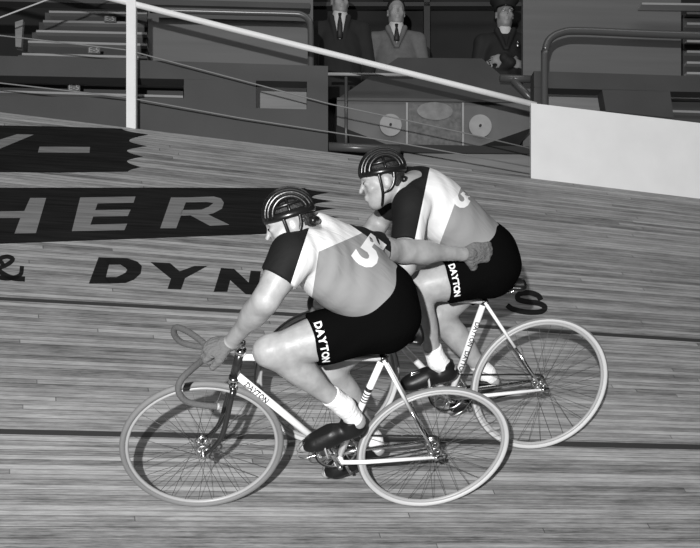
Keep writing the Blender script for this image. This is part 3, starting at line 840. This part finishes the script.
# ------------------------------------------------------------------ 4. the riders
def build_rider(fr, label, J, bands, vals, h=.0060):
    root = empty('person', fr.matrix()); tag(root, label, 'person')
    pts = np.array([v for k, v in J.items() if isinstance(v, np.ndarray) and v.shape == (3,) and k[:2] not in ('hf', 'hu', 'la')])
    lo, hi = pts.min(0) - .16, pts.max(0) + .20
    pel, chest, neck = J['pelvis'], J['chest'], J['neck']
    sp = unit(neck - pel); lat = J['lat']; S_, L_, B_ = axes(sp, np.cross(sp, lat)); A = np.array([S_, L_, B_])
    L0 = V3(0, 1, 0); A0 = np.array(axes(sp, np.cross(sp, L0)))
    T = Field(lo, hi, h)                                # trunk
    T.ell(pel + sp * .02, (.135, .150, .115), A0, .03)
    T.ell(pel + (chest - pel) * .5, (.16, .138, .112), A0, .06)
    T.ell(chest, (.185, .165, .113), A, .06)
    T.ell(chest + sp * .10 + B_ * .012, (.11, .155, .080), A, .05)
    def arm(f, s_, k=.06):                              # shoulder and upper arm
        sh = J['sh' + s_]
        f.cone(neck - sp * .05, sh, .063, .058, k)
        f.ell(chest + (sh - chest) * .55 + B_ * .045, (.10, .075, .055), A, .04)
        f.cone(sh, sh + (J['el' + s_] - sh), .056, .043, .05)
        m = sh + (J['el' + s_] - sh) * .45; f.ell(m, (.09, .05, .05), np.array(axes(J['el' + s_] - sh, B_)), .03)
    def join(f, q, k):
        w = np.maximum(k - np.abs(f.D - q.D), 0) / k; f.D = np.minimum(f.D, q.D) - w * w * k / 4
    B = T.copy()
    for s_ in 'LR': arm(B, s_)
    LG = Field(lo, hi, h)                               # seat and legs
    LG.ell(pel + sp * .02, (.130, .152, .122), A0, .03); LG.ell(pel + (chest - pel) * .3, (.14, .142, .118), A0, .04)
    for s_, y in (('L', 1), ('R', -1)):
        hip, kn, an = J['hip' + s_], J['kn' + s_], J['an' + s_]
        LG.ell(hip + V3(-.035, -.01 * y, .0), (.100, .085, .100), None, .05)
        LG.cone(hip, kn + (hip - kn) * .1, .092, .060, .05)
        ax = np.array(axes(kn - hip, V3(0, 0, 1))); LG.ell(hip + (kn - hip) * .42, (.19, .080, .086), ax, .04)
        LG.ell(kn + unit(kn - hip) * .004, (.058, .054, .056), ax, .03)
        cd = unit(an - kn); back = unit(np.cross(cd, V3(0, 1, 0)));
        if back @ (hip - kn) < 0: back = -back
        LG.cone(kn, an, .050, .036, .04); LG.ell(kn + (an - kn) * .33 + back * .016, (.125, .050, .050), np.array(axes(cd, back)), .04)
        LG.cone(kn - back * .022, kn + (an - kn) * .6 - back * .008, .026, .022, .02)
        hl, to = J['he' + s_], J['to' + s_]
        LG.cone(an, hl + (an - hl) * .3, .036, .030, .02); LG.cone(hl + (an - hl) * .3, to + (hl - to) * .35, .030, .034, .03); LG.cone(to + (hl - to) * .35, to, .030, .022, .02)
    w = np.maximum(.04 - np.abs(B.D - LG.D), 0) / .04; B.D = np.minimum(B.D, LG.D) - w * w * .01
    # head, neck
    HS = J.get('hs', .91); P, hx = head_field(B, J['head'], J['hf'], J['hu'], HS)
    B.cone(neck - sp * .03, P(-.025, 0, -.03), .060, .052, .04)
    for s_ in 'LR':
        el, wr, sh = J['el' + s_], J['wr' + s_], J['sh' + s_]
        B.cone(el, wr, .043, .0275, .03); fa_ = unit(wr - el)
        B.ell(el + (wr - el) * .28, (.10, .047, .042), np.array(axes(fa_, V3(0, 0, 1))), .03)
    hands = []
    for s_, y in (('L', 1), ('R', -1)):
        hh = J['hand' + s_]; hand_field(B, J['wr' + s_] + unit(J['wr' + s_] - J['el' + s_]) * .02, hh['fwd'], hh['pn'], hh['side'], hh['curl'])
        G = Field(np.minimum(J['wr' + s_], J['wr' + s_]) - .2, J['wr' + s_] + .2, .005)
        hand_field(G, J['wr' + s_] + unit(J['wr' + s_] - J['el' + s_]) * .02, hh['fwd'], hh['pn'], hh['side'], hh['curl'], grow=.0045)
        tip = J['wr' + s_] + unit(hh['fwd']) * .165
        G.cut(tip, hh['fwd']); hands.append(('glove', G))
    body = B.mesh('body', M_['skin'], root)
    # jersey: trunk grown a little, cut at waist and neckline, with sleeves cut at their hems
    Jf = T.copy().grow(.016); Jf.cut(neck + sp * .012, sp)
    nk = Field(lo, hi, h); nk.cone(neck + sp * .02, P(-.02, 0, -.02), .050, .050)
    for s_ in 'LR':
        sh, el = J['sh' + s_], J['el' + s_]
        Q = Field(lo, hi, h); arm(Q, s_); Q.grow(.012); Q.cut(sh + (el - sh) * J['sleeve' + s_], el - sh); join(Jf, Q, .03)
    Jf.folds(.0010, unit(sp + .9 * lat), 95); Jf.cut(pel + (chest - pel) * J.get('waist', .05), -sp)
    Jf.D = np.maximum(Jf.D, -nk.D)
    jersey = Jf.mesh('jersey', banded('jersey_' + J['id'], bands, vals), root)
    # shorts: seat and thighs
    Sf = Field(lo, hi, h); Sf.ell(pel + sp * .02, (.130, .152, .122), A0, .03); Sf.ell(pel + (chest - pel) * .3, (.14, .142, .118), A0, .04); Sf.grow(.014); Sf.cut(pel + (chest - pel) * J.get('shortwaist', .35), sp)
    for s_, y in (('L', 1), ('R', -1)):
        hip, kn, t = J['hip' + s_], J['kn' + s_], J['hem']
        Q = Field(lo, hi, h); Q.ell(hip + V3(-.035, -.01 * y, .0), (.100, .085, .100), None, .05); Q.cone(hip, kn + (hip - kn) * .1, .092, .060, .05)
        Q.ell(hip + (kn - hip) * .42, (.19, .080, .086), np.array(axes(kn - hip, V3(0, 0, 1))), .04)
        Q.grow(.015); Q.cut(hip + (kn - hip) * t, kn - hip); join(Sf, Q, .05)
    Sf.folds(.002, V3(.4, .3, 1), 70, 1)
    shorts = Sf.mesh('shorts', M_['cloth_black'], root)
    for s_ in 'LR':
        kn, an, hl, to = [J[q + s_] for q in ('kn', 'an', 'he', 'to')]
        K = Field(np.minimum(an, to) - .16, np.maximum(an, to) + .16, .005)
        K.cone(kn, an, .058, .040, .01); K.cone(an, hl + (an - hl) * .3, .041, .036, .02); 
        K.cut(an + (kn - an) * .20, kn - an); K.folds(.0006, kn - an, 300); K.mesh('sock', M_['sock'], root)
        ft = unit(to - hl); up = unit((an - hl) - ((an - hl) @ ft) * ft)
        Q = Field(np.minimum(np.minimum(an, hl), to) - .1, np.maximum(np.maximum(an, hl), to) + .1, .005); ax = np.array(axes(ft, up))
        Q.ell(hl + ft * .035 + up * .012, (.056, .038, .040), ax, .02); Q.ell(hl + ft * .11 + up * .012, (.090, .040, .040), ax, .02); Q.ell(to - ft * .075 + up * .004, (.086, .046, .034), ax, .02)
        Q.cone(hl + ft * .03 + up * .03, hl + ft * .035 + up * .062, .038, .040, .02)
        Q.cone(hl + ft * .13 + up * .02, to - ft * .05 + up * .008, .040, .032, .03)
        Q.cut(hl - up * .020, -up); Q.cut(hl + up * .075, up + ft * .15); sh_ = Q.mesh('shoe', M_['shoe'], root)
        bm = bmesh.new()
        for k in range(4):
            c = hl + ft * (.115 + .022 * k) + up * (.048 - .006 * k); tube(bm, [c - V3(0, .016, 0), c + V3(0, .016, 0) + ft * .006], .002, 6)
        obj('shoelace', bm, M_['letter_white'] if 0 else M_['tape'], sh_)
    for n, G in hands: G.mesh(n, M_['glove'], root)
    # eyes and hair
    for y in (-1, 1):
        bm = bmesh.new(); tube(bm, [P(.083, .031 * y - .007, .001), P(.0905, .031 * y, .001), P(.083, .031 * y + .007, .001)], [.002, .005, .002], 8)
        obj('eye', bm, M_['eye'], root)
    Hh = Field(P(0, 0, 0) - .15, P(0, 0, 0) + .15, .005); hA = np.array(hx)
    hr = lambda *r: [q * HS for q in r]; Hh.ell(P(-.014, 0, .034), hr(.099, .078, .088), hA, .01); Hh.ell(P(-.045, 0, -.02), hr(.066, .066, .07), hA, .02)
    Hh.cut(P(.055, 0, .03), hx[0] * .9 - hx[2] * .5); Hh.cut(P(0, 0, -.055), -hx[2] + hx[0] * .0)
    X, Y, Z = Hh._pts(np.zeros(3, int), Hh.n); c = P(.035, 0, -.045)
    Hh.D = np.maximum(Hh.D, -(np.sqrt((X - c[0]) ** 2 + (Y - c[1]) ** 2 + (Z - c[2]) ** 2) - .078 * HS).astype(np.float32))
    Hh.folds(.0012, hx[2] + hx[1], 500); Hh.mesh('hair', M_['hair'], root)
    # leather hairnet helmet: padded ribs over the crown, brow band, rear roll, chin strap
    F_, L2, U_ = hx; he = empty('helmet'); he.parent = root
    C0 = P(-.014, 0, .036); rx, ry, rz = .103 * HS, .083 * HS, .092 * HS
    El = lambda a, b, gr=0.0: C0 + F_ * (rx + gr) * math.cos(a) * math.cos(b) + L2 * (ry + gr) * math.sin(a) * math.cos(b) + U_ * (rz + gr) * math.sin(b)
    bm = bmesh.new(); tube(bm, [El(2 * math.pi * i / 36, -.02 + .05 * math.cos(2 * math.pi * i / 36)) for i in range(36)], .0115, 10, closed=True, flat=(1.25, .8)); obj('brow_band', bm, M_['leather'], he)
    for k in range(-3, 4):
        yo = k * .30; bm = bmesh.new(); q = []
        for i in range(21):
            t = math.pi * i / 20; c = math.cos(t); s_ = math.sin(t)
            q.append(C0 + F_ * (rx + .004) * c * math.cos(yo * .9) + U_ * (rz + .006) * s_ * math.cos(yo * .9) + L2 * (ry + .006) * math.sin(yo * .9))
        tube(bm, q, [.008 + .003 * math.sin(math.pi * i / 20) for i in range(21)], 8); obj('helmet_rib', bm, M_['leather'], he)
    bm = bmesh.new(); tube(bm, [El(math.pi / 2, math.pi * i / 16) for i in range(17)], .007, 8, flat=(1, .8)); tube(bm, [El(2 * math.pi * i / 30, .42) for i in range(30)], .0065, 8, closed=True); obj('cross_strap', bm, M_['leather'], he)
    bm = bmesh.new(); tube(bm, rays([P(-.09, .06, -.02), P(-.115, 0, -.025), P(-.09, -.06, -.02)], sub=6), .014, 10); obj('rear_pad', bm, M_['leather'], he)
    for y in (-1, 1):
        bm = bmesh.new()
        tube(bm, rays([P(.022, .083 * y, .03), P(.020, .079 * y, -.02), P(.020, .068 * y, -.065), P(.028, .040 * y, -.108), P(.034, 0, -.122)], sub=5), .0042, 8, flat=(1.6, .6), up=tuple(F_))
        tube(bm, rays([P(-.05, .083 * y, .025), P(-.042, .080 * y, -.02), P(-.018, .076 * y, -.052), P(.018, .070 * y, -.062)], sub=5), .0042, 8, flat=(1.6, .6), up=tuple(F_)); obj('chin_strap', bm, M_['leather'], he)
    return root, jersey, shorts

lN = NEAR.loc
curlgrip = (.9, 1.2, .9)
JN = dict(id='front', pelvis=V3(.340, 0, 1.065), chest=V3(.55, 0, 1.212), neck=V3(.672, .02, 1.285), lat=unit(V3(.35, 1, .05)),
          shL=lN(292, 256, .155), shR=lN(358, 249, -.145), elL=lN(266, 300, .25), wrL=lN(232, 341, .10), elR=lN(404, 251, -.30), wrR=lN(462, 254, -.44),
          hipL=V3(.375, .092, 1.038), hipR=V3(.350, -.09, 1.03), knL=lN(270, 351, .14), anL=lN(344, 406, .115), heL=lN(362, 428, .115), toL=lN(304, 447, .115),
          knR=V3(.485, -.10, .665), anR=V3(.245, -.105, .300), heR=V3(.205, -.11, .225), toR=V3(.425, -.11, .095),
          hs=.84, head=lN(289, 223, 0.0), hf=V3(.92, .10, -.36), hu=V3(.30, -.50, .82), sleeveL=.52, sleeveR=.42, hem=.62, waist=-.06, shortwaist=.50,
          handL=dict(fwd=V3(.75, .0, -.25), pn=V3(-.3, -.2, -.9), side=-1, curl=curlgrip), handR=dict(fwd=V3(-.95, -.30, -.05), pn=V3(.25, -.85, -.35), side=1, curl=(.15, .25, .2)))
def plane3(a, b, c, toward):
    n = unit(np.cross(b - a, c - a)); n = n if n @ toward > 0 else -n
    return (n, float(n @ a))
fw = V3(1, 0, .6)
def seam(fr, a, b, toward):
    return plane3(fr.inv(V3(0, 0, 0)), fr.loc(*a), fr.loc(*b), toward)
up_ = V3(-.3, -.2, 1)
pw, pv, pr, pb = seam(NEAR, (319, 250), (313, 290), fw), seam(NEAR, (318, 252), (362, 233), up_), seam(NEAR, (352, 226), (396, 256), V3(-.3, -.3, 1)), seam(NEAR, (311, 222), (290, 286), fw)
rN, jN, sN = build_rider(NEAR, 'front cyclist in banded jersey reaching one gloved hand back to the other rider', JN, [pw, pv, pr, pb], (.24, .66, .66, .008, .008))

lF = FAR.loc
JF = dict(id='rear', pelvis=V3(.335, 0, .925), chest=V3(.590, 0, 1.125), neck=V3(.745, 0, 1.205), lat=V3(0, 1, 0),
          shL=lF(411, 207, .17), shR=V3(.72, -.17, 1.19), elL=V3(.80, .32, .975), wrL=V3(.945, .11, .845), elR=V3(.80, -.32, .975), wrR=V3(.945, -.11, .845),
          hipL=V3(.385, .095, .905), hipR=V3(.36, -.09, .90), knL=lF(410, 289, .125), anL=lF(437, 361, .11), heL=lF(454, 374, .11), toL=lF(401, 386, .11),
          knR=V3(.515, -.10, .615), anR=V3(.235, -.105, .345), heR=V3(.185, -.11, .285), toR=V3(.385, -.11, .150),
          head=lF(381.5, 180, 0), hf=V3(.94, .06, -.26), hu=V3(.26, -.30, .92), sleeveL=.62, sleeveR=.62, hem=.55, waist=-.06, shortwaist=.50,
          handL=dict(fwd=V3(.75, -.1, -.25), pn=V3(-.3, -.2, -.9), side=-1, curl=curlgrip), handR=dict(fwd=V3(.75, .1, -.25), pn=V3(-.3, .2, -.9), side=1, curl=curlgrip))
pw2, pb2 = seam(FAR, (460, 190), (440, 243), fw), seam(FAR, (427, 181), (415, 239), fw)
rF, jF, sF = build_rider(FAR, 'rear cyclist in banded jersey, a gloved hand of the front rider on the hip', JF, [pw2, pb2], (.24, .66, .008))

def hem_text(J, shorts, root, px, n, size, word='DAYTON'):
    hip, kn = J['hipL'], J['knL']; u = unit(kn - hip); lat = V3(0, 1, 0); lat = unit(lat - lat @ u * u); v = np.cross(u, lat); v = v if v[2] > 0 else -v
    c = hip + u * (np.linalg.norm(kn - hip) * J['hem'] - size * .62)
    me = shorts.data; T = BVHTree.FromPolygons([q.co for q in me.vertices], [p.vertices[:] for p in me.polygons])
    for i, ch in enumerate(word):
        a = math.radians(px[0] + (px[1] - px[0]) * i / (len(word) - 1))     # 90 = top of the thigh, 0 = outward
        n_ = lat * math.cos(a) + v * math.sin(a); down = lat * math.sin(a) - v * math.cos(a)
        text_on('hem_letter', ch, size, shorts, c + n_ * .1, down, -u, M_['letter_white'], shorts, lift=.002, reach=.15, bold=.0015)
hem_text(JN, sN, rN, (64, -20), 6, .038)
hem_text(JF, sF, rF, (48, -20), 6, .036)
# race numbers on the backs
vdir = NEAR.loc(372, 240, 0) - NEAR.loc(372, 250, 0)
def number_on(fr, jersey, txt, px, py, yb, ang, size, sx=1.0):
    view = fr.inv(V3(0, 0, 0)) - fr.loc(px, py, yb); n = unit(view)
    r = fr.loc(px + 10, py, yb) - fr.loc(px, py, yb); r = unit(r - r @ n * n); up = np.cross(n, r); a = math.radians(ang)
    u = r * math.cos(a) + up * math.sin(a); v = -r * math.sin(a) + up * math.cos(a)
    text_on('race_number', txt, size, jersey, fr.loc(px, py, yb), u, v, M_['letter_white'], jersey, lift=.003, sx=sx, reach=.4, bold=.006)
number_on(NEAR, jN, '5', 369, 253, 0, -35, .15, 1.3)
number_on(FAR, jF, '5', 465, 198, 0, -45, .13, 1.0)

# ------------------------------------------------------------------ 5. spectators behind the booth
def spectator(px, ytop, Y, label, kind, tilt=0.0):
    c = W(stand(px, ytop, Y)); H = 1.76; base = V3(c[0], c[1], c[2] - H); root = empty('person', loc=base); tag(root, label, 'person', 'spectators in the gangway')
    face = V3(-c[0] * .02, -1, 0); R_ = lambda x, y, z: V3(x, y, z); h = .010
    cm = {'suit': M_['suit'], 'coat': M_['coat'], 'uniform': M_['uniform']}[kind]
    fold = kind == 'uniform'; wr_ = lambda q: (-q * .03, -.215, 1.15 + q * .02) if fold else (q * .225, -.06, .84)
    B = Field((-.36, -.30, -.02), (.36, .25, 1.82), h)
    P, hx = head_field(B, (0, -.03, 1.63), (tilt, -1, -.05), (0, 0, 1))
    B.cone((0, 0, 1.44), (0, -.02, 1.58), .062, .055, .03); B.ell((0, 0, 1.22), (.165, .11, .24), None, .05); B.ell((0, 0, .92), (.155, .11, .15), None, .05)
    for s_ in (-1, 1):
        B.cone((0, 0, 1.42), (s_ * .18, 0, 1.38), .06, .055, .04); B.cone((s_ * .19, 0, 1.38), (s_ * .235, .02, 1.09), .052, .042, .03); B.cone((s_ * .235, .02, 1.09), wr_(s_), .04, .028, .02)
        B.cone((s_ * .09, 0, .88), (s_ * .10, 0, .48), .085, .058, .03); B.cone((s_ * .10, 0, .48), (s_ * .10, 0, .08), .055, .04, .02); B.cone((s_ * .10, .02, .04), (s_ * .11, -.13, .03), .04, .035, .02)
        hand_field(B, wr_(s_), (-s_, .35, 0) if fold else (0, -.15, -1), (0, 1, 0) if fold else (-s_, 0, 0), -1, (.3, .3, .3))
    B.mesh('body', M_['skin_far'], root)
    K = Field((-.40, -.32, .35), (.40, .28, 1.56), h)
    K.ell((0, 0, 1.20), (.200, .135, .27), None, .05); K.cone((0, 0, 1.1), (0, 0, .62), .175, .205, .06)
    for s_ in (-1, 1):
        K.cone((0, .01, 1.43), (s_ * .19, 0, 1.395), .066, .070, .05); K.cone((s_ * .195, 0, 1.38), (s_ * .25, .02, 1.09), .070, .060, .03); K.cone((s_ * .25, .02, 1.09), wr_(s_) if fold else (s_ * .235, -.06, .86), .058, .045, .02)
    for s_ in (-1, 1): K.cone((s_ * .012, -.150, 1.28 if kind != 'suit' else 1.14), (s_ * .07, -.075, 1.47), .014, .028, .01)      # lapels
    if kind != 'uniform': K.cone((0, -.165, 1.35 if kind == 'coat' else 1.30), (0, -.115, 1.50), .008, .050, .02, sub=True)
    K.cut((0, 0, .42 if kind == 'coat' else .72), (0, 0, -1)); K.folds(.002, V3(1, .2, .2), 40)
    K.mesh('coat' if kind == 'coat' else 'jacket', cm, root)
    K = Field((-.2, -.16, 1.2), (.2, .16, 1.56), .008)
    if kind == 'uniform':
        K.cone((0, -.02, 1.46), (0, -.022, 1.492), .066, .062, .01); K.cut((0, 0, 1.500), (0, .2, 1)); K.mesh('collar', M_['shirt'], root)
    else:
        K.cone((0, -.02, 1.44), (0, -.022, 1.515), .075, .066, .02); K.cone((0, -.10, 1.26), (0, -.055, 1.47), .04, .055, .03); K.cut((0, 0, 1.522), (0, .35, 1)); K.mesh('shirt', M_['shirt'], root); bm = bmesh.new(); tube(bm, [(0, -.150, 1.33 if kind == 'coat' else 1.26), (0, -.145, 1.38), (0, -.128, 1.455), (0, -.108, 1.49)], [.026, .022, .010, .016], 8, flat=(1, .5), up=(1, 0, 0)); obj('tie', bm, M_['tie'], root)
    K = Field((-.26, -.2, 0), (.26, .2, .95), h)
    for s_ in (-1, 1): K.cone((s_ * .09, 0, .88), (s_ * .10, 0, .10), .10, .075, .03)
    K.cut((0, 0, .05), (0, 0, -1)); K.mesh('trousers', cm if kind != 'coat' else M_['suit'], root)
    for s_ in (-1, 1):
        K = Field((s_ * .1 - .08, -.24, -.02), (s_ * .1 + .08, .12, .14), .008); K.ell((s_ * .105, -.05, .035), (.047, .14, .04), None, .02); K.cut((0, 0, 0), (0, 0, -1)); K.mesh('shoe', M_['shoe'], root)
    K = Field((-.14, -.17, 1.5), (.14, .15, 1.84), .006)
    K.ell((0, -.018 + .008, 1.668), (.083, .102, .092), None, .01); X, Y_, Z = K._pts(np.zeros(3, int), K.n)
    K.D = np.maximum(K.D, -(np.sqrt(X ** 2 + (Y_ + .10) ** 2 + (Z - 1.61) ** 2) - .085).astype(np.float32)); K.cut((0, 0, 1.62), (0, -.3, -1)); K.mesh('hair', M_['hair'], root)
    if kind == 'uniform':
        bm = bmesh.new(); tube(bm, [(0, -.02, 1.672), (0, -.02, 1.71), (0, -.02, 1.745), (0, -.02, 1.775), (0, -.02, 1.78)], [.094, .098, .128, .122, .05], 28); cp = obj('cap', bm, M_['uniform'], root)
        bm = bmesh.new()
        P0 = [(.088 * math.sin(a), -.02 - .092 * math.cos(a), 1.682) for a in np.linspace(-1.1, 1.1, 13)]; P1 = [(.095 * math.sin(a), -.02 - .150 * math.cos(a) + .0, 1.662 - .012 * math.cos(a)) for a in np.linspace(-.95, .95, 13)]
        a_ = [bm.verts.new(p) for p in P0]; b_ = [bm.verts.new(p) for p in P1]; c_ = [bm.verts.new((p[0], p[1], p[2] - .006)) for p in P0]; d_ = [bm.verts.new((p[0], p[1], p[2] - .006)) for p in P1]
        for i in range(12): bm.faces.new((a_[i], a_[i + 1], b_[i + 1], b_[i])); bm.faces.new((c_[i], d_[i], d_[i + 1], c_[i + 1])); bm.faces.new((b_[i], b_[i + 1], d_[i + 1], d_[i]))
        obj('cap_peak', bm, M_['leather'], cp)
        bm = bmesh.new(); disc(bm, (0, -.135, 1.725), (0, 1, .3), .02, .008, 12); obj('cap_badge', bm, M_['badge'], cp)
        bm = bmesh.new(); disc(bm, (.10, -.150, 1.31), (0, 1, -.1), .024, .01, 5); disc(bm, (.10, -.146, 1.34), (0, 1, -.1), .014, .01, 8); obj('badge', bm, M_['badge'], root)
        for s_ in (-1, 1):
            bm = bmesh.new()
            for k in range(2): x_ = s_ * (.17 - .028 * k); tube(bm, [(x_, -.155, 1.165), (x_ - s_ * .015, -.165, 1.125), (x_, -.150, 1.085)], .008, 6)
            obj('sleeve_stripe', bm, M_['disc'], root)
        for y in (-1, 1):
            pass
        bm = bmesh.new()
        for y in (-1, 1): tube(bm, [P(.102, .031 * y + .017 * math.cos(a), .001 + .015 * math.sin(a)) for a in np.linspace(0, 2 * math.pi, 15)[:-1]], .0022, 6, closed=True)
        obj('spectacles', bm, M_['badge'], root)
    return root
spectator(340, -12, 9.6, 'man in dark suit and tie standing behind the white rail', 'suit', .25)
spectator(396, -1, 9.7, 'man in pale overcoat and dark tie standing behind the booth', 'coat', .1)
spectator(504, 1, 9.6, 'uniformed officer in peaked cap and spectacles standing right of the booth', 'uniform', .1)
# floor of the gangway
bm = bmesh.new(); q = W(stand(400, -9, 9.9)); box(bm, (0, 10.45, q[2] - 1.76 - .06), (14, 2.2, .1)); tag(obj('floor_gangway', bm, M_['wall_dark'], smooth=False), kind='structure')
